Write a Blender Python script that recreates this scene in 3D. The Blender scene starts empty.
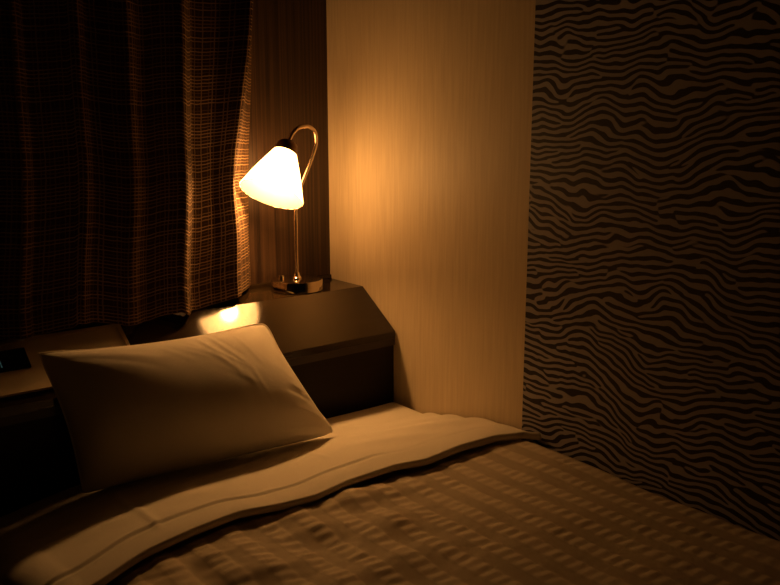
import bpy, bmesh, math, random
from mathutils import Vector, Matrix, noise
random.seed(4)
S = bpy.context.scene
COL = S.collection
PI = math.pi

# ------------------------------------------------------------------ helpers
def link(name, me, mat=None, parent=None):
    o = bpy.data.objects.new(name, me)
    COL.objects.link(o)
    if mat: me.materials.append(mat)
    if parent: o.parent = parent
    return o

def obj(name, bm, mat, parent=None, smooth=True, ang=40):
    me = bpy.data.meshes.new(name)
    bmesh.ops.recalc_face_normals(bm, faces=bm.faces)
    bm.to_mesh(me); bm.free()
    if smooth:
        for p in me.polygons: p.use_smooth = True
        try: me.set_sharp_from_angle(angle=math.radians(ang))
        except Exception: pass
    return link(name, me, mat, parent)

def empty(name, loc):
    o = bpy.data.objects.new(name, None); COL.objects.link(o)
    o.location = loc; o.empty_display_size = .05
    return o

def tag(o, label, cat):
    o['label'] = label; o['category'] = cat
    return o

def struct(o):
    o['kind'] = 'structure'; return o

def box(x0, x1, y0, y1, z0, z1, bev=0, seg=2, off=(0, 0, 0)):
    bm = bmesh.new()
    bmesh.ops.create_cube(bm, size=1)
    for v in bm.verts:
        v.co = Vector(((x0+x1)/2+v.co.x*(x1-x0)-off[0], (y0+y1)/2+v.co.y*(y1-y0)-off[1], (z0+z1)/2+v.co.z*(z1-z0)-off[2]))
    if bev:
        bmesh.ops.bevel(bm, geom=bm.edges[:], offset=bev, segments=seg, profile=.5, affect='EDGES')
    return bm

def prism(prof, x0, x1, off=(0, 0, 0), bev=0, seg=2):
    """a y-z profile pushed along x"""
    bm = bmesh.new()
    a = [bm.verts.new((x0-off[0], y-off[1], z-off[2])) for y, z in prof]
    b = [bm.verts.new((x1-off[0], y-off[1], z-off[2])) for y, z in prof]
    n = len(prof)
    bm.faces.new(a); bm.faces.new(b[::-1])
    for i in range(n):
        bm.faces.new((a[i], a[(i+1) % n], b[(i+1) % n], b[i]))
    if bev:
        bmesh.ops.bevel(bm, geom=bm.edges[:], offset=bev, segments=seg, profile=.5, affect='EDGES')
    return bm

def lathe(prof, n=64, close=False):
    bm = bmesh.new(); rings = []
    for r, z in prof:
        if r < 1e-6: rings.append([bm.verts.new((0, 0, z))])
        else: rings.append([bm.verts.new((r*math.cos(2*PI*i/n), r*math.sin(2*PI*i/n), z)) for i in range(n)])
    pr = list(zip(rings, rings[1:]))
    if close: pr.append((rings[-1], rings[0]))
    for A, B in pr:
        for i in range(n):
            j = (i+1) % n
            if len(A) == 1 and len(B) == 1: continue
            if len(A) == 1: bm.faces.new((A[0], B[i], B[j]))
            elif len(B) == 1: bm.faces.new((A[i], A[j], B[0]))
            else: bm.faces.new((A[i], A[j], B[j], B[i]))
    return bm

def catmull(P, n=10):
    P = [Vector(p) for p in P]; out = []
    Q = [2*P[0]-P[1]] + P + [2*P[-1]-P[-2]]
    for i in range(1, len(Q)-2):
        a, b, c, d = Q[i-1:i+3]
        for k in range(n):
            t = k/n
            out.append(.5*((2*b)+(c-a)*t+(2*a-5*b+4*c-d)*t*t+(3*b-a-3*c+d)*t**3))
    out.append(P[-1]); return out

def tube(path, r, n=14):
    bm = bmesh.new(); rings = []; u = None
    for i, p in enumerate(path):
        t = (path[min(i+1, len(path)-1)]-path[max(i-1, 0)]).normalized()
        if u is None:
            u = t.orthogonal().normalized()
        u = (u - t*u.dot(t)).normalized(); w = t.cross(u)
        rings.append([bm.verts.new(p+r*(u*math.cos(2*PI*k/n)+w*math.sin(2*PI*k/n))) for k in range(n)])
    for A, B in zip(rings, rings[1:]):
        for k in range(n): bm.faces.new((A[k], A[(k+1) % n], B[(k+1) % n], B[k]))
    bm.faces.new(rings[0][::-1]); bm.faces.new(rings[-1])
    return bm

def grid(nu, nv, fn, uvfn=None):
    bm = bmesh.new()
    V = [[bm.verts.new(fn(i/nu, j/nv)) for i in range(nu+1)] for j in range(nv+1)]
    uv = bm.loops.layers.uv.new('UVMap') if uvfn else None
    for j in range(nv):
        for i in range(nu):
            f = bm.faces.new((V[j][i], V[j][i+1], V[j+1][i+1], V[j+1][i]))
            if uv:
                for l, (a, b) in zip(f.loops, ((i, j), (i+1, j), (i+1, j+1), (i, j+1))):
                    l[uv].uv = uvfn(a/nu, b/nv)
    return bm

def nz(x, y, z=0.0): return noise.noise(Vector((x, y, z)))
def ss(a, b, x):
    t = min(1, max(0, (x-a)/(b-a))); return t*t*(3-2*t)
def lerp(a, b, t): return a+(b-a)*t
def interp(tab, x):
    if x <= tab[0][0]: return tab[0][1]
    for (a, b), (c, d) in zip(tab, tab[1:]):
        if x <= c:
            t = (x-a)/(c-a); t = t*t*(3-2*t)*.5+t*.5
            return b+(d-b)*t
    return tab[-1][1]

# ------------------------------------------------------------------ materials
def mat(name, base=(.5, .5, .5), rough=.5, metal=0, spec=.5):
    m = bpy.data.materials.new(name); m.use_nodes = True
    b = m.node_tree.nodes['Principled BSDF']
    b.inputs['Base Color'].default_value = (*base, 1)
    b.inputs['Roughness'].default_value = rough
    b.inputs['Metallic'].default_value = metal
    b.inputs['Specular IOR Level'].default_value = spec
    return m, m.node_tree.nodes, m.node_tree.links, b

def N(nodes, t, **kw):
    n = nodes.new(t)
    for k, v in kw.items():
        if k in n.inputs: n.inputs[k].default_value = v
        else: setattr(n, k, v)
    return n

def ramp(nodes, stops, interp_='LINEAR'):
    r = nodes.new('ShaderNodeValToRGB'); e = r.color_ramp.elements
    r.color_ramp.interpolation = interp_
    while len(e) < len(stops): e.new(.5)
    for el, (p, c) in zip(e, stops):
        el.position = p; el.color = (*c, 1)
    return r

def coords(nodes, links, scale, src='Object'):
    tc = nodes.new('ShaderNodeTexCoord'); mp = nodes.new('ShaderNodeMapping')
    mp.inputs['Scale'].default_value = scale
    links.new(tc.outputs[src], mp.inputs['Vector'])
    return mp.outputs['Vector']

def bump(nodes, links, h, b, strength=.3, dist=.002):
    n = nodes.new('ShaderNodeBump'); n.inputs['Strength'].default_value = strength
    n.inputs['Distance'].default_value = dist
    links.new(h, n.inputs['Height']); links.new(n.outputs['Normal'], b.inputs['Normal'])

def noise_mat(name, c0, c1, scale, rough=.6, detail=4, bs=.2, bd=.001, metal=0, spec=.5, lo=.3, hi=.7):
    m, n, l, b = mat(name, c0, rough, metal, spec)
    v = coords(n, l, scale)
    t = N(n, 'ShaderNodeTexNoise', Scale=1.0, Detail=detail); l.new(v, t.inputs['Vector'])
    r = ramp(n, [(lo, c0), (hi, c1)]); l.new(t.outputs['Fac'], r.inputs['Fac'])
    l.new(r.outputs['Color'], b.inputs['Base Color'])
    if bs: bump(n, l, t.outputs['Fac'], b, bs, bd)
    return m

M_grain = noise_mat('dark_vertical_grain_wood', (.014, .0065, .0035), (.062, .032, .016), (170, 170, 1.6), .42, 3, .15, .0006, lo=.36, hi=.66)
M_cream = noise_mat('cream_streaked_wallpaper', (.66, .54, .37), (.76, .64, .45), (150, 150, 7), .5, 4, .2, .0004, spec=.28)
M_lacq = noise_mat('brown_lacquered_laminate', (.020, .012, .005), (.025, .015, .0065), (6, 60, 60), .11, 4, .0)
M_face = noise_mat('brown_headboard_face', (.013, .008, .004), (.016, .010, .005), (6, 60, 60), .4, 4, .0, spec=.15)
M_edge = noise_mat('dark_lid_edge', (.022, .014, .008), (.028, .018, .010), (6, 60, 60), .4, 4, .0)
M_carpet = noise_mat('brown_carpet', (.06, .04, .028), (.10, .07, .05), (260, 260, 260), .95, 3, .6, .003)
M_plaster = noise_mat('dim_beige_plaster', (.10, .075, .05), (.12, .09, .06), (30, 30, 30), .85, 4, .2, .001)
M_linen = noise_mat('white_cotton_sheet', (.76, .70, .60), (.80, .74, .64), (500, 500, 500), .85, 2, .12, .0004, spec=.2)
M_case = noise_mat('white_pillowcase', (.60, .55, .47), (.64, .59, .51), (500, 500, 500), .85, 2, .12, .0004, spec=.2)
M_bedbase = noise_mat('brown_bed_base_fabric', (.05, .033, .022), (.07, .046, .03), (300, 300, 300), .9, 2, .3, .001)
M_plate = noise_mat('beige_panel_plastic', (.54, .45, .32), (.58, .49, .35), (40, 40, 40), .45, 2, .0)
M_rim = noise_mat('pale_panel_rim', (.55, .44, .30), (.6, .48, .33), (40, 40, 40), .4, 2, .0)
M_black, *_ = mat('black_display_glass', (.006, .006, .007), .12)
M_dig, n_, l_, b_ = mat('cyan_display_digit', (.01, .03, .03), .4)
b_.inputs['Emission Color'].default_value = (.35, .8, .75, 1); b_.inputs['Emission Strength'].default_value = .045
M_chrome = noise_mat('polished_nickel', (.62, .54, .43), (.68, .59, .47), (30, 30, 30), .09, 2, 0, metal=1)
M_bronze = noise_mat('brushed_copper_tube', (.56, .44, .33), (.62, .50, .38), (20, 20, 200), .24, 2, 0, metal=1)
M_cap = noise_mat('bronze_socket_cap', (.12, .07, .04), (.16, .095, .055), (20, 20, 200), .28, 2, 0, metal=.9)
M_voile = noise_mat('white_sheer_voile', (.75, .75, .75), (.85, .85, .86), (700, 700, 700), .8, 2, .1, .0003)

LAMP = (1.0, .455, .125)
def glow(name, strength, col=LAMP, base=.8):
    m, n, l, b = mat(name, (base, base*.95, base*.85), .3)
    b.inputs['Emission Color'].default_value = (*col, 1)
    b.inputs['Emission Strength'].default_value = strength
    return m
# outer glass glows evenly in place of bulb light passing through; inside is weaker
M_shade = glow('lit_frosted_glass', 16.0)
M_shade_in = glow('lit_frosted_glass_inside', 1.0, base=.19)
M_bulb = glow('lit_bulb', 300)

# zebra wallpaper
def zebra():
    m, n, l, b = mat('zebra_wallpaper', (.2, .15, .1), .62)
    tc = n.new('ShaderNodeTexCoord'); sp = n.new('ShaderNodeSeparateXYZ'); l.new(tc.outputs['Object'], sp.inputs[0])
    ns = N(n, 'ShaderNodeTexNoise', Scale=6.5, Detail=2.5); l.new(tc.outputs['Object'], ns.inputs['Vector'])
    sub = N(n, 'ShaderNodeMath', operation='SUBTRACT'); sub.inputs[1].default_value = .5
    l.new(ns.outputs['Fac'], sub.inputs[0])
    mul = N(n, 'ShaderNodeMath', operation='MULTIPLY'); mul.inputs[1].default_value = .10
    l.new(sub.outputs[0], mul.inputs[0])
    add = N(n, 'ShaderNodeMath', operation='ADD'); l.new(sp.outputs['Z'], add.inputs[0]); l.new(mul.outputs[0], add.inputs[1])
    sx = N(n, 'ShaderNodeMath', operation='MULTIPLY'); sx.inputs[1].default_value = .55; l.new(sp.outputs['Y'], sx.inputs[0])
    cb = n.new('ShaderNodeCombineXYZ'); l.new(sx.outputs[0], cb.inputs['X']); l.new(add.outputs[0], cb.inputs['Y'])
    g = n.new('ShaderNodeTexGabor'); g.gabor_type = '2D'
    g.inputs['Scale'].default_value = 26.0; g.inputs['Frequency'].default_value = 2.75
    g.inputs['Anisotropy'].default_value = .86; g.inputs['Orientation 2D'].default_value = PI/2
    l.new(cb.outputs[0], g.inputs['Vector'])
    no = N(n, 'ShaderNodeTexNoise', Scale=5.0, Detail=0); no.noise_dimensions = '4D'; no.inputs['W'].default_value = 3.3; l.new(tc.outputs['Object'], no.inputs['Vector'])
    mo = N(n, 'ShaderNodeMapRange'); mo.inputs['From Min'].default_value = .25; mo.inputs['From Max'].default_value = .75
    mo.inputs['To Min'].default_value = PI/2-.55; mo.inputs['To Max'].default_value = PI/2+.55
    l.new(no.outputs['Fac'], mo.inputs['Value']); l.new(mo.outputs[0], g.inputs['Orientation 2D'])
    r = ramp(n, [(.485, (.008, .005, .005)), (.505, (.38, .36, .38))]); l.new(g.outputs['Value'], r.inputs['Fac'])
    l.new(r.outputs['Color'], b.inputs['Base Color'])
    return m
M_zebra = zebra()

# woven plaid of the curtain (UV in metres)
def weave():
    m, n, l, b = mat('brown_woven_curtain', (.1, .05, .03), .9, spec=.15)
    tc = n.new('ShaderNodeTexCoord')
    ds = N(n, 'ShaderNodeTexNoise', Scale=60.0, Detail=2); l.new(tc.outputs['UV'], ds.inputs['Vector'])
    mx = N(n, 'ShaderNodeVectorMath', operation='MULTIPLY_ADD')
    mx.inputs[1].default_value = (.0035, .0035, 0); l.new(ds.outputs['Color'], mx.inputs[0]); l.new(tc.outputs['UV'], mx.inputs[2])
    sp = n.new('ShaderNodeSeparateXYZ'); l.new(mx.outputs[0], sp.inputs[0])
    outs = []
    for ax, k, lo in (('X', 115.0, .62), ('Y', 135.0, .58)):
        w = N(n, 'ShaderNodeMath', operation='MULTIPLY'); w.inputs[1].default_value = k*2*PI/1.0
        l.new(sp.outputs[ax], w.inputs[0])
        s = N(n, 'ShaderNodeMath', operation='SINE'); l.new(w.outputs[0], s.inputs[0])
        # strength of each thread varies from thread to thread
        nv = n.new('ShaderNodeTexNoise'); nv.noise_dimensions = '1D'; nv.inputs['Scale'].default_value = 1.0; nv.inputs['Detail'].default_value = 1
        kk = N(n, 'ShaderNodeMath', operation='MULTIPLY'); kk.inputs[1].default_value = k*.55; l.new(sp.outputs[ax], kk.inputs[0]); l.new(kk.outputs[0], nv.inputs['W'])
        mr = N(n, 'ShaderNodeMapRange'); mr.inputs['From Min'].default_value = lo-.5; mr.inputs['From Max'].default_value = 1
        l.new(s.outputs[0], mr.inputs['Value'])
        mm = N(n, 'ShaderNodeMath', operation='MULTIPLY'); l.new(mr.outputs[0], mm.inputs[0])
        m2 = N(n, 'ShaderNodeMapRange'); m2.inputs['From Min'].default_value = .35; m2.inputs['From Max'].default_value = .62
        m2.inputs['To Min'].default_value = .12
        l.new(nv.outputs['Fac'], m2.inputs['Value']); l.new(m2.outputs[0], mm.inputs[1])
        sc_ = N(n, 'ShaderNodeMath', operation='MULTIPLY'); sc_.inputs[1].default_value = .62 if ax == 'X' else 1.0
        l.new(mm.outputs[0], sc_.inputs[0]); outs.append(sc_.outputs[0])
    mxx = N(n, 'ShaderNodeMath', operation='MAXIMUM'); l.new(outs[0], mxx.inputs[0]); l.new(outs[1], mxx.inputs[1])
    r = ramp(n, [(.05, (.030, .014, .007)), (.8, (.32, .20, .105))]); l.new(mxx.outputs[0], r.inputs['Fac'])
    l.new(r.outputs['Color'], b.inputs['Base Color'])
    bump(n, l, mxx.outputs[0], b, .5, .0015)
    return m
M_weave = weave()

# seersucker bedspread: smooth bands and puckered bands run down the bed
PER = .06
def spread():
    m, n, l, b = mat('striped_seersucker', (.3, .22, .14), .75, spec=.25)
    tc = n.new('ShaderNodeTexCoord'); sp = n.new('ShaderNodeSeparateXYZ'); l.new(tc.outputs['UV'], sp.inputs[0])
    w = N(n, 'ShaderNodeMath', operation='MULTIPLY'); w.inputs[1].default_value = 2*PI/PER; l.new(sp.outputs['X'], w.inputs[0])
    s = N(n, 'ShaderNodeMath', operation='SINE'); l.new(w.outputs[0], s.inputs[0])
    mr = N(n, 'ShaderNodeMapRange'); mr.inputs['From Min'].default_value = -.25; mr.inputs['From Max'].default_value = .25
    l.new(s.outputs[0], mr.inputs['Value'])
    r = ramp(n, [(0, (.45, .37, .27)), (1, (.62, .525, .40))]); l.new(mr.outputs[0], r.inputs['Fac'])
    l.new(r.outputs['Color'], b.inputs['Base Color'])
    v = N(n, 'ShaderNodeMapping'); v.inputs['Scale'].default_value = (300, 300, 300); l.new(tc.outputs['UV'], v.inputs['Vector'])
    t = N(n, 'ShaderNodeTexNoise', Scale=1.0, Detail=2); l.new(v.outputs[0], t.inputs['Vector'])
    bump(n, l, t.outputs['Fac'], b, .15, .0005)
    return m
M_spread = spread()

# ------------------------------------------------------------------ the room (corner of back and right wall at x=0, y=0)
XL, YF, ZC = -2.5, -3.2, 2.4
ZEB = -.7215
struct(obj('floor', box(XL-.1, .1, YF-.1, .1, -.1, 0), M_carpet, smooth=False))
struct(obj('ceiling', box(XL-.1, .1, YF-.1, .1, ZC, ZC+.1), M_plaster, smooth=False))
struct(obj('wall_back', box(XL, 0, 0, .1, 0, ZC), M_grain, smooth=False))
struct(obj('wall_left', box(XL-.1, XL, YF, .1, 0, ZC), M_plaster, smooth=False))
struct(obj('wall_front', box(XL, 0, YF-.1, YF, 0, ZC), M_plaster, smooth=False))
struct(obj('wall_right', box(0, .1, ZEB, .1, 0, ZC), M_cream, smooth=False))
struct(obj('wall_right_zebra', box(0, .1, YF, ZEB, 0, ZC), M_zebra, smooth=False))
# low wooden strip where the headboard shelf meets the back wall
ZS = .86
struct(obj('trim_1', box(-1.45, -.001, -.009, 0, ZS-.01, ZS+.011, .002), M_lacq, ang=30))

# ------------------------------------------------------------------ headboard
HX0, HX1 = -1.45, -.004
hb = empty('headboard', (-.7, -.15, 0))
tag(hb, 'dark brown lacquered headboard with a flat shelf and sloping lid behind the bed', 'headboard')
ho = (-.7, -.15, 0)
RY, LY, LZ = -.155, -.290, .765
obj('shelf', prism([(-.010, ZS), (-.010, ZS-.02), (RY+.010, ZS-.02), (RY, ZS)], HX0, HX1, ho), M_lacq, hb, smooth=False)
obj('sloping_lid', prism([(RY-.0004, ZS-.0003), (RY+.009, ZS-.021), (LY+.008, LZ-.018), (LY-.0005, LZ-.018), (LY-.0005, LZ-.0003)], HX0, HX1, ho), M_lacq, hb, smooth=False)
obj('lid_edge', prism([(LY, LZ-.0185), (LY+.012, LZ-.0185), (LY+.012, LZ-.036), (LY, LZ-.036)], HX0, HX1, ho), M_edge, hb, smooth=False)
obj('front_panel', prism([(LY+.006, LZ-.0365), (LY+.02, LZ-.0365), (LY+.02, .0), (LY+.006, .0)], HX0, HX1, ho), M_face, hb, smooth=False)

# ------------------------------------------------------------------ control panel lying in the sloping lid
lid_n = Vector((0, -(ZS-LZ), (RY-LY))).normalized()       # outward normal of the slope
lid_d = Vector((0, LY-RY, LZ-ZS)).normalized()            # downhill
def lidpt(x, s, h): return Vector((x, RY, ZS))+lid_d*s+lid_n*h
def on_lid(x0, x1, s0, s1, h0, h1, off, bev=.0008):
    bm = bmesh.new(); bmesh.ops.create_cube(bm, size=1)
    for v in bm.verts:
        v.co = lidpt(lerp(x0, x1, v.co.x+.5), lerp(s0, s1, v.co.y+.5), lerp(h0, h1, v.co.z+.5))-off
    if bev: bmesh.ops.bevel(bm, geom=bm.edges[:], offset=bev, segments=2, profile=.5, affect='EDGES')
    return bm
po = lidpt(-.98, .09, 0)
cp = empty('control_panel', po)
tag(cp, 'beige rectangular bedside control panel with a small black clock display set in the headboard slope', 'control panel')
PX0, PX1, P0, P1 = -1.27, -.664, .010, .142
obj('plate', on_lid(PX0+.006, PX1-.006, P0+.006, P1-.006, .0016, .0050, po), M_plate, cp, ang=30)
rb = bmesh.new()
for a in ((PX0, PX1, P0, P0+.006), (PX0, PX1, P1-.006, P1), (PX0, PX0+.006, P0+.006, P1-.006), (PX1-.006, PX1, P0+.006, P1-.006)):
    t = on_lid(*a, .0016, .0080, po, .0015); me = bpy.data.meshes.new('t'); t.to_mesh(me); t.free(); rb.from_mesh(me); bpy.data.meshes.remove(me)
obj('rim', rb, M_rim, cp, ang=30)
dsp = obj('display', on_lid(-1.02, -.866, .036, .086, .0048, .0085, po), M_black, cp, ang=30)
dsp['label'] = 'black clock display'
def segs(x, s, w, h, on):
    t = .0022; bm = bmesh.new()
    R = {'a': (x, x+w, s, s+t), 'b': (x+w-t, x+w, s+t*1.3, s+h/2-t*.4), 'c': (x+w-t, x+w, s+h/2+t*.4, s+h-t*1.3),
         'd': (x, x+w, s+h-t, s+h), 'f': (x, x+t, s+t*1.3, s+h/2-t*.4), 'e': (x, x+t, s+h/2+t*.4, s+h-t*1.3), 'g': (x, x+w, s+h/2-t/2, s+h/2+t/2)}
    for k in on:
        q = on_lid(*R[k], .0085, .0088, po, 0); me = bpy.data.meshes.new('t'); q.to_mesh(me); q.free(); bm.from_mesh(me); bpy.data.meshes.remove(me)
    return bm
for x in (-.960, -.930):
    obj('digit', segs(x, .060, .014, .020, 'abc'), M_dig, dsp, smooth=False)

# ------------------------------------------------------------------ bedside lamp
LB = Vector((-.165, -.0885, ZS))
lamp = empty('bedside_lamp', LB)
tag(lamp, 'lit bedside lamp with white glass cone shade on a curved arm, on headboard shelf', 'lamp')
base_prof = [(0, .0005), (.0635, .0005), (.066, .0025), (.066, .0262), (.0645, .0285), (.062, .0290), (.018, .0295), (0, .0295)]
obj('base', lathe(base_prof, 96), M_chrome, lamp, ang=35)
collar = obj('collar', lathe([(0, .0285), (.0125, .0285), (.0125, .033), (.009, .037), (.0065, .046), (0, .046)], 40), M_chrome, lamp)
sw = lathe([(0, 0), (.0085, 0), (.0085, .010), (.0075, .0115), (0, .0115)], 32)
for v in sw.verts: v.co += Vector((-.036, .018, .0278))
obj('switch_knob', sw, M_chrome, lamp)
A = [(-.165, -.0885, .90), (-.165, -.0885, .96), (-.1645, -.0888, 1.03), (-.1635, -.0892, 1.075), (-.1507, -.093, 1.122), (-.1279, -.099, 1.1762),
     (-.1140, -.105, 1.218), (-.1123, -.109, 1.238), (-.1190, -.1135, 1.2575), (-.1340, -.117, 1.2685), (-.1506, -.120, 1.2715), (-.1735, -.1225, 1.2675), (-.1905, -.1225, 1.2535), (-.2003, -.1227, 1.2362)]
obj('curved_arm', tube([p-LB for p in catmull(A, 12)], .0052, 16), M_bronze, lamp)
# shade: axis runs from the socket to the mouth, down, to the left and a little out into the room
AX = Vector((-.4862, -.19183, -.85253)).normalized()
MC = Vector((-.2694, -.150, 1.1145)); H = .117; RM = .0785; RN = .0258
top = MC-AX*H
Q = AX.to_track_quat('Z', 'Y').to_matrix().to_4x4()
TM = Matrix.Translation(top-LB) @ Q
def along(bm):
    bmesh.ops.transform(bm, matrix=TM, verts=bm.verts); return bm
th = .0025
outer = []; inner = []
for i in range(13):
    t = i/12; r = lerp(RN, RM, t)+.0022*math.sin(PI*t)
    outer.append((r, t*H)); inner.append((r-th, t*H))
inner[0] = (RN-th, .003)
rim = [(RM-.0006, H+.0012), (RM-th+.0006, H+.0012)]
shade = obj('lamp_shade', along(lathe(outer+rim+inner[::-1], 96, True)), M_shade, lamp, ang=60)
shade.data.materials.append(M_shade_in)
sm = shade.matrix_basis
for pgn in shade.data.polygons:          # the lining of the cone
    c = Vector(pgn.center)-(top-LB); ax = c.dot(AX); rad = (c-AX*ax)
    if pgn.normal.dot(rad) < 0: pgn.material_index = 1
shade['label'] = 'glowing white frosted glass cone shade'
obj('socket_cap', along(lathe([(0, -.026), (.0105, -.026), (.0165, -.0245), (.0235, -.018), (.0262, -.010), (.0270, -.002), (.0295, .000), (.0295, .006), (.0258, .006), (.0255, .0015), (0, .0015)], 64)), M_cap, lamp)
bp = lathe([(r, z*1.24) for r, z in [(0, .0016), (.0105, .002), (.0105, .022), (.013, .030), (.0205, .045), (.023, .058), (.021, .069), (.014, .078), (.006, .0815), (0, .082)]], 32)
obj('bulb', along(bp), M_bulb, lamp)

# ------------------------------------------------------------------ curtain
# plan of the folds: (x, y) at head height and at the hem, right edge first
TOPP = [(-0.2458, -0.008), (-0.2666, -0.03), (-0.3081, -0.085), (-0.3409, -0.13), (-0.3519, -0.143), (-0.3608, -0.15), (-0.3692, -0.149), (-0.3919, -0.144), (-0.4123, -0.14), (-0.4222, -0.14), (-0.4384, -0.143),
        (-0.4569, -0.146), (-0.4713, -0.151), (-0.4884, -0.172), (-0.4997, -0.186), (-0.5081, -0.189), (-0.5177, -0.185), (-0.5423, -0.174), (-0.5799, -0.163), (-0.5939, -0.17), (-0.6091, -0.186), (-0.6205, -0.193),
        (-0.6334, -0.188), (-0.6649, -0.172), (-0.6904, -0.163), (-0.7039, -0.178), (-0.7154, -0.188), (-0.7266, -0.186), (-0.7721, -0.17), (-0.8095, -0.162), (-0.8234, -0.178), (-0.8349, -0.186), (-0.8496, -0.18), (-0.9058, -0.164)]
x = -.9058
while x > -1.9:
    TOPP += [(x-.020, -.180), (x-.032, -.186), (x-.048, -.180), (x-.11, -.164)]
    x -= .11
nT = len(TOPP)
HEM = [(-1.95, -1.981, .866), (-1.5, -1.531, .872), (-1.1, -1.131, .864), (-0.8715, -0.9027, 0.8677), (-0.8038, -0.833, 0.8626), (-0.7378, -0.7639, 0.8707), (-0.7273, -0.7525, 0.8791), (-0.632, -0.6551, 0.8593), (-0.6086, -0.631, 0.8591),
       (-0.5843, -0.6063, 0.8557), (-0.5404, -0.5602, 0.8668), (-0.5123, -0.5307, 0.8703), (-0.4902, -0.5084, 0.8584), (-0.4589, -0.4765, 0.862), (-0.4072, -0.4231, 0.8693), (-0.3578, -0.3716, 0.879), (-0.3381, -0.3517, 0.8761), (-0.2526, -0.2656, 0.8701), (-.24, -.252, .870)]
def hem_x(x): return interp([(a, b) for a, b, c in HEM], x)
def hem_h(x): return interp([(a, c) for a, b, c in HEM], x)
def hem_y(y, x): return y
Pm = catmull([(a, b, 0) for a, b in TOPP], 7)
n = len(Pm)-1
arc = [0]
for a, b in zip(Pm, Pm[1:]): arc.append(arc[-1]+(b-a).length)
def hem_z(X, Y):
    if Y > RY: zz = ZS
    else: zz = ZS+(Y-RY)*(ZS-LZ)/(RY-LY)
    return zz
NV = 90
def cur_pt(u, v, push=0, lift=.013):
    i = min(n, int(round(u*n))); p = Pm[i]; h = v          # v=0 hem, v=1 ceiling
    xh, yh = hem_x(p.x), hem_y(p.y, p.x)
    hz = max(hem_h(p.x), .8635 if yh > -.158 else 0)+.0015*nz(xh*60, 7)
    z = lerp(hz, ZC-.002, h)
    # photo height 1.22..1.55 carries TOPP; the folds open a little further up
    g = ss(0, 1, (z-ZS)/.36)
    fan = 1 + .0*z
    xx = lerp(xh, p.x, g); yy = lerp(yh, p.y, g)
    up = max(0, z-1.22)
    yy -= .022*ss(1.15, 1.5, z)*math.exp(-((p.x+.352)/.035)**2)
    xx += up*.115*interp([(-.7, 0), (-.5, .25), (-.372, 1), (-.236, .35)], p.x)*(1 if z < 1.9 else 1)
    low = math.exp(-max(0, z-ZS)/.13)
    yy += (-.004+.008*nz(xx*11, z*9, 3))*low+.006*nz(xx*6, z*3.1, 9)
    xx += .006*nz(xx*7, z*6, 17)*low+.004*nz(p.x*5, z*4.2, 23)
    # the shade leans against the last fold
    dent = math.exp(-((z-1.135)/.075)**2)*ss(-.44, -.37, p.x)
    xx -= .020*dent*math.exp(-((yy+.09)/.06)**2)
    if push: yy = min(-.004, yy*.45+push); 
    return Vector((xx, min(yy, -.006), z))
cb = grid(n, NV, lambda u, v: cur_pt(u, v**1.5), lambda u, v: (arc[min(n, int(round(u*n)))], v**1.5*(ZC-ZS)))
cur = obj('curtain', cb, M_weave, ang=180)
sol = cur.modifiers.new('thickness', 'SOLIDIFY'); sol.thickness = .002; sol.offset = 1
tag(cur, 'brown woven plaid curtain hanging in folds down onto the headboard shelf', 'curtain')
iS = next(i for i, p in enumerate(Pm) if p.x < -.497)
def sheer_pt(u, v):
    i = iS+int(round(u*(n-iS)))
    P = cur_pt(i/n, v**1.5)
    k = 1-v**1.5
    P.y += .011
    P.z -= .013*max(0, nz(P.x*11, 3.3)+.35)*math.exp(-(P.z-ZS)/.03)
    P.z = max(P.z, (ZS if P.y > RY else ZS+(P.y-RY)*(ZS-LZ)/(RY-LY))+.017)
    return P
lin = obj('lining', grid(n-iS, 40, sheer_pt), M_voile, cur, ang=180)
lin['label'] = 'thin white curtain lining'
# ------------------------------------------------------------------ bed
bed = empty('bed', (-.54, -1.2, 0))
tag(bed, 'single bed with a white sheet covered mattress along the cream wall', 'bed')
bo = (-.54, -1.2, 0)
BX0 = -.985
obj('bed_base', box(BX0+.02, -.02, -2.15, -.305, .0, .285, .012, 3, bo), M_bedbase, bed)
MT = .590
def sag(w): return .030*min(1, max(0, (w-.66)/.29))**2  # dip added so the left side of the sheet catches less lamp light
def mattress():
    bm = box(BX0, -.008, -2.2, -.292, .287, MT, 0, 2, bo)
    bmesh.ops.bevel(bm, geom=[e for e in bm.edges], offset=.026, segments=6, profile=.5, affect='EDGES')
    bmesh.ops.subdivide_edges(bm, edges=[e for e in bm.edges if e.calc_length() > .3], cuts=30, use_grid_fill=True)
    for v in bm.verts:
        zz = v.co.z
        if zz > .42: v.co.z -= (sag(-(v.co.x+bo[0]))+.0006)*ss(.42, MT-.028, zz)
        if zz > MT-.02: v.co.z += .002*nz(v.co.x*5, v.co.y*5, 1)
    return bm
obj('mattress', mattress(), M_linen, bed, ang=60)

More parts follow.
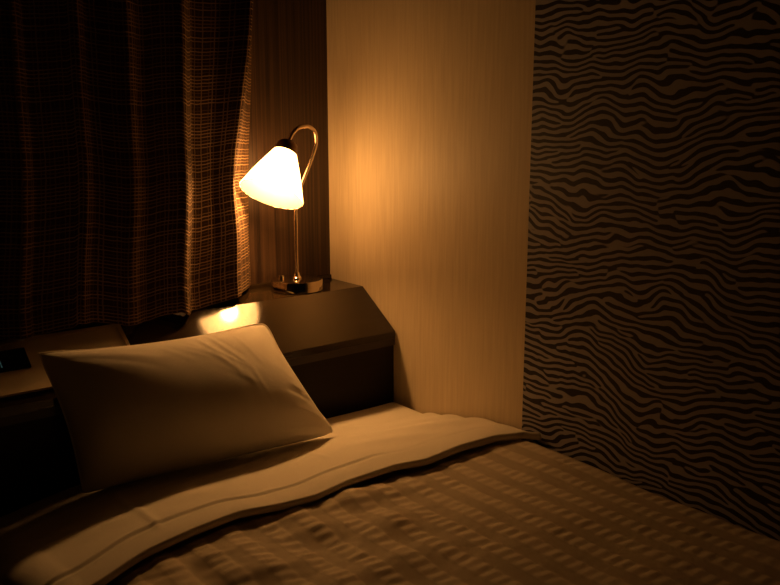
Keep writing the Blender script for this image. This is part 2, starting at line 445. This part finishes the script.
# fold line of the turned-down sheet, y over x
FOLD = [(-1.10, -.745), (-.94, -.732), (-.84, -.710), (-.75, -.706), (-.68, -.703), (-.60, -.722), (-.54, -.727), (-.45, -.712), (-.35, -.712), (-.28, -.730), (-.18, -.722), (-.09, -.728), (-.03, -.752), (0, -.785)]
def foldy(x): return interp(FOLD, x)
ZQ = .612
def quilt_z(x, y):
    """height of the bedspread"""
    z = ZQ+.005*nz(x*3, y*3, 5)+.003
    # bigger rumples close to the fold, on the near side
    k = ss(-.15, -.55, x)*ss(-1.25, -.80, y)
    z += .016*k*nz(x*8+y*2, y*14, 2)+.004*k*abs(nz(x*20, y*34, 8))
    z += .012*ss(-.2, -.05, x)*ss(-1.05, -.80, y)*.6
    s = math.sin(2*PI*x/PER)
    band = ss(-.25, .35, s)
    ph = 2*PI*(y+.12*x)/.023+3.0*nz(x*7, y*7, 1)+2.0*nz(math.floor(x/PER)*3.7, y*9, 5)
    pk = math.sin(ph)*(.35+.9*abs(nz(x*16, y*22, 4)))
    amp = .0030*min(.85, max(.55, .8+.9*nz(x*4, y*4, 12)))
    z += band*(.0016+amp*pk)
    z += .0035*nz(x*6, y*9, 21)
    return z
def spread_pt(u, v):
    y = lerp(-.66, -2.25, v)
    w = u*1.44                    # metres from the wall across the bed and down its side
    W0 = .945; R = .06
    if w < W0: x, drop, nx = -.004-w, 0, 0
    elif w < W0+R*PI/2:
        a = (w-W0)/R; x, drop = -.004-W0-R*math.sin(a), R*(1-math.cos(a))
    else:
        x, drop = -.004-W0-R, R+(w-W0-R*PI/2)
    z = quilt_z(-.004-w, y) if drop == 0 else lerp(quilt_z(-.004-w, y), ZQ, min(1, drop/.05))
    z -= sag(min(w, W0))
    if w < .03: z -= .012*(1-w/.03)**2
    if drop: x -= .012*math.sin(y*21+.6)*min(1, drop/.2)+.006*nz(y*9, drop*7)
    z -= .012*ss(foldy(-.004-w)-.012, foldy(-.004-w)+.030, y)
    return Vector((x, y, z-drop))
qb = grid(300, 330, spread_pt, lambda u, v: (-.004-u*1.44, lerp(-.66, -2.25, v)))
bs = obj('bedspread', qb, M_spread, ang=180)
tag(bs, 'tan seersucker striped bedspread spread over the bed', 'bedspread')

# turned-down top sheet
PROF_N = 90
def sheet_pt(u, v):
    w = u*1.30; W0 = .945; R = .095
    if w < W0: x, drop = -.006-w, 0
    elif w < W0+R*PI/2:
        a = (w-W0)/R; x, drop = -.006-W0-R*math.sin(a), R*(1-math.cos(a))
    else: x, drop = -.006-W0-R, R+(w-W0-R*PI/2)
    yf = foldy(-.006-w)
    y0 = -.318-.125*ss(.36, .14, w)+.010*nz(w*3, 1)
    zt = .6365+.004*nz(w*3.2, 4)+.003*ss(-.4, 0, -w)        # top of the folded edge
    if v < .86:
        t = v/.86; y = lerp(y0, yf+.004, t)
        q0 = max(0, (-.43-y)/(-.43-yf)); ris = .45*ss(0, .55, q0+.05*nz(w*5, 2))+.55*ss(0, 1, q0)
        z = lerp(MT+.0062, zt, ris)
        env = math.sin(PI*min(1, t*1.0))
        z += (.0035*nz(w*4+y*6, y*16, 6)+.0022*nz(w*9-y*9, y*7, 3))*ss(0, .2, t)*(1-ss(.82, 1, t))
        # soft diagonal drag folds by the wall
        z += .0028*ss(.45, .1, w)*math.sin((y*1.0-w*.55)*58)*ss(.05, .3, t)*(1-ss(.55, .8, t))
        # stitched hem: a groove and a ridge, parallel to the folded edge
        d = (y-(yf+.062))
        hem_on = ss(.30, .40, w)
        z += (-.0022*math.exp(-(d/.005)**2)+.0016*math.exp(-((d-.010)/.006)**2))*(.25+.75*hem_on)
        # ironed crease running down the bed
        for cx, c0, c1, am in ((.785, .10, .93, .0030), (.40, .12, .72, .0012)):
            dx = w-cx-.03*(t-.5)
            z += am*math.exp(-(dx/.0065)**2)*ss(c0, c0+.12, t)*(1-ss(c1-.08, c1, t))
    else:
        a = (v-.86)/.14*PI*1.05; r = (zt-(ZQ+.010))/2*.98
        y = yf+.004-math.sin(a)*r*.8
        z = zt-r+math.cos(a)*r
    z -= sag(min(w, W0))
    if w < .03 and v < .86: z -= .006*(1-w/.03)**2
    return Vector((x, y, z-drop))
tb = grid(260, 190, sheet_pt)
tsx = obj('top_sheet', tb, M_linen, ang=180)
sol = tsx.modifiers.new('thickness', 'SOLIDIFY'); sol.thickness = .0015; sol.offset = -1
tag(tsx, 'white top sheet with a stitched hem, turned down over the striped bedspread', 'sheet')

# ------------------------------------------------------------------ pillow
PTR, PTL = Vector((-.366, -.270, .839)), Vector((-.864, -.268, .852))
PBR, PBL = Vector((-.288, -.434, .601)), Vector((-.834, -.378, .594))
pc = (PTR+PTL+PBR+PBL)/4
UD = ((PTR+PTL)-(PBR+PBL)).normalized(); XD = ((PTR+PBR)-(PTL+PBL)).normalized()
ND = XD.cross(UD).normalized()          # out of the face, into the room
if ND.y > 0: ND = -ND
NU_, NV_ = 150, 100
def pil(u, v, side):
    # edges bow inwards between the pinched corners
    uu, vv = u*2-1, v*2-1
    cr = 1-(.045 if uu > 0 else .012)*abs(uu)**9*abs(vv)**9; uu *= cr; vv *= cr; u = (uu+1)/2; v = (vv+1)/2
    bx = .014*(1-vv*vv)*uu*-1*abs(uu)**2
    by = .014*(1-uu*uu)*vv*-1*abs(vv)**3
    P = PBL.lerp(PBR, u).lerp(PTL.lerp(PTR, u), v)
    P = P+XD*bx+UD*by
    e = (max(0, 1-abs(uu)**2.6)*max(0, 1-abs(vv)**2.0))
    th = e**.58
    h = (.088 if side > 0 else .019)*th
    if side > 0:
        h += .012*th*math.exp(-((v-.30)/.30)**2)
        P = P+Vector((0, -.018, -.003))*(1-uu*uu)*(1-v)**2
        # creases in the case
        h += .17*wrinkle(u, v)*min(1, th*1.6)
    return P+ND*(h if side > 0 else -h)
def crease(u, v, p0, p1, w, a, bow=0):
    dx, dy = p1[0]-p0[0], p1[1]-p0[1]; L2 = dx*dx+dy*dy
    t = ((u-p0[0])*dx+(v-p0[1])*dy)/L2
    if t < -.1 or t > 1.1: return 0
    d = ((u-p0[0])*dy-(v-p0[1])*dx)/math.sqrt(L2)-bow*math.sin(PI*max(0, min(1, t)))
    return a*math.exp(-(d/w)**2)*ss(-.1, .2, t)*(1-ss(.8, 1.1, t))
CR = [((.60, .97), (.72, .45), .014, .0045, .02), ((.64, .96), (.71, .62), .010, -.0032, .015), ((.54, .93), (.66, .60), .012, .0035, -.01), ((.70, .60), (.73, .12), .016, .0035, .01),
      ((.60, .66), (.70, .50), .012, .0022, .0), ((.62, .60), (.71, .44), .012, -.0015, .0), ((.68, .72), (.66, .52), .009, .0030, .0),
      ((.02, .97), (.42, .78), .026, .0060, -.03), ((.05, .93), (.40, .70), .020, -.0040, -.03), ((.46, .93), (.60, .72), .012, .0028, .01),
      ((.96, .12), (.80, .30), .020, .006, .02), ((.99, .25), (.84, .42), .018, -.005, .02), ((.97, .40), (.86, .60), .020, .004, .0), ((.95, .05), (.70, .14), .020, .004, .02),
      ((.80, .95), (.86, .50), .030, .003, .02), ((.10, .10), (.35, .25), .03, .004, 0), ((.30, .50), (.62, .40), .030, -.003, .02)]
CR2 = [((1.0, .10), (.80, .26), .018, .0022, .02), ((1.0, .17), (.84, .40), .012, -.0020, .02), ((1.0, .24), (.88, .44), .014, .0020, .01), ((.98, .05), (.74, .10), .016, .0014, .02),
       ((.655, .97), (.735, .62), .007, .0009, .015), ((.675, .97), (.74, .70), .006, -.0008, .01), ((.60, .95), (.70, .66), .008, .0009, .02), ((.735, .62), (.75, .25), .010, .0010, .01),
       ((.66, .72), (.73, .60), .006, .0009, .0), ((.77, .93), (.80, .60), .012, .0006, .0), ((.50, .90), (.66, .66), .012, .0007, -.01), ((.42, .90), (.52, .72), .014, .0007, .0)]
def wrinkle(u, v):
    s = .0035*nz(u*5, v*4, 3)+.0016*nz(u*14+v*6, v*9, 6)
    for c in CR: s += crease(u, v, *c[:5])
    for c in CR2: s += 5.9*crease(u, v, *c[:5])
    return s
def pillow_mesh():
    bm = bmesh.new()
    F = {}; B = {}
    for j in range(NV_+1):
        for i in range(NU_+1):
            # denser near the rim
            u = .5-.5*math.cos(PI*i/NU_)*.6-(.5-i/NU_)*.4; v = .5-.5*math.cos(PI*j/NV_)*.6-(.5-j/NV_)*.4
            edge = i in (0, NU_) or j in (0, NV_)
            F[i, j] = bm.verts.new(pil(u, v, 1)-pc)
            B[i, j] = F[i, j] if edge else bm.verts.new(pil(u, v, -1)-pc)
    for j in range(NV_):
        for i in range(NU_):
            for D, fl in ((F, 0), (B, 1)):
                q = [D[i, j], D[i+1, j], D[i+1, j+1], D[i, j+1]]
                bm.faces.new(q[::-1] if fl else q)
    for v in bm.verts:                      # it rests on the sheet: flattened underneath
        lo = .5995-pc.z-sag(-(v.co.x+pc.x))
        if v.co.z < lo: v.co.z = lo
    return bm
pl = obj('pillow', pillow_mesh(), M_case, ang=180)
pl.location = pc
tag(pl, 'plump white pillow leaning against the headboard at the head of the bed', 'pillow')
# pillowcase seam: thin welt round the rim
loop = []
for j in range(0, 41): loop.append(pil(1, j/40, 1))
for i in range(59, -1, -1): loop.append(pil(i/60, 1, 1))
for j in range(39, 0, -1): loop.append(pil(0, j/40, 1))
obj('seam', tube([p-pc for p in loop], .0022, 8), M_case, pl)

# ------------------------------------------------------------------ camera, light level
cam = bpy.data.cameras.new('camera'); co = bpy.data.objects.new('camera', cam); COL.objects.link(co)
f, p, hd = 850.0, math.atan(172/850), math.radians(51.3)
cam.sensor_fit = 'HORIZONTAL'; cam.sensor_width = 36; cam.lens = f/780*36
co.location = (-1.31621194, -1.90732545, 1.28570708)
fw = Vector((math.cos(hd)*math.cos(p), math.sin(hd)*math.cos(p), -math.sin(p)))
rt = Vector((math.sin(hd), -math.cos(hd), 0)); up = rt.cross(fw)
R = Matrix((rt, up, -fw)).transposed()
co.rotation_euler = R.to_euler()
cam.clip_start = .02
S.camera = co
w = bpy.data.worlds.new('world'); S.world = w; w.use_nodes = True
w.node_tree.nodes['Background'].inputs['Color'].default_value = (0, 0, 0, 1)
w.node_tree.nodes['Background'].inputs['Strength'].default_value = 0
S.view_settings.view_transform = 'Standard'; S.view_settings.look = 'None'
S.view_settings.gamma = 1; S.view_settings.use_curve_mapping = False
S.view_settings.exposure = 0
S.cycles.use_denoising = True
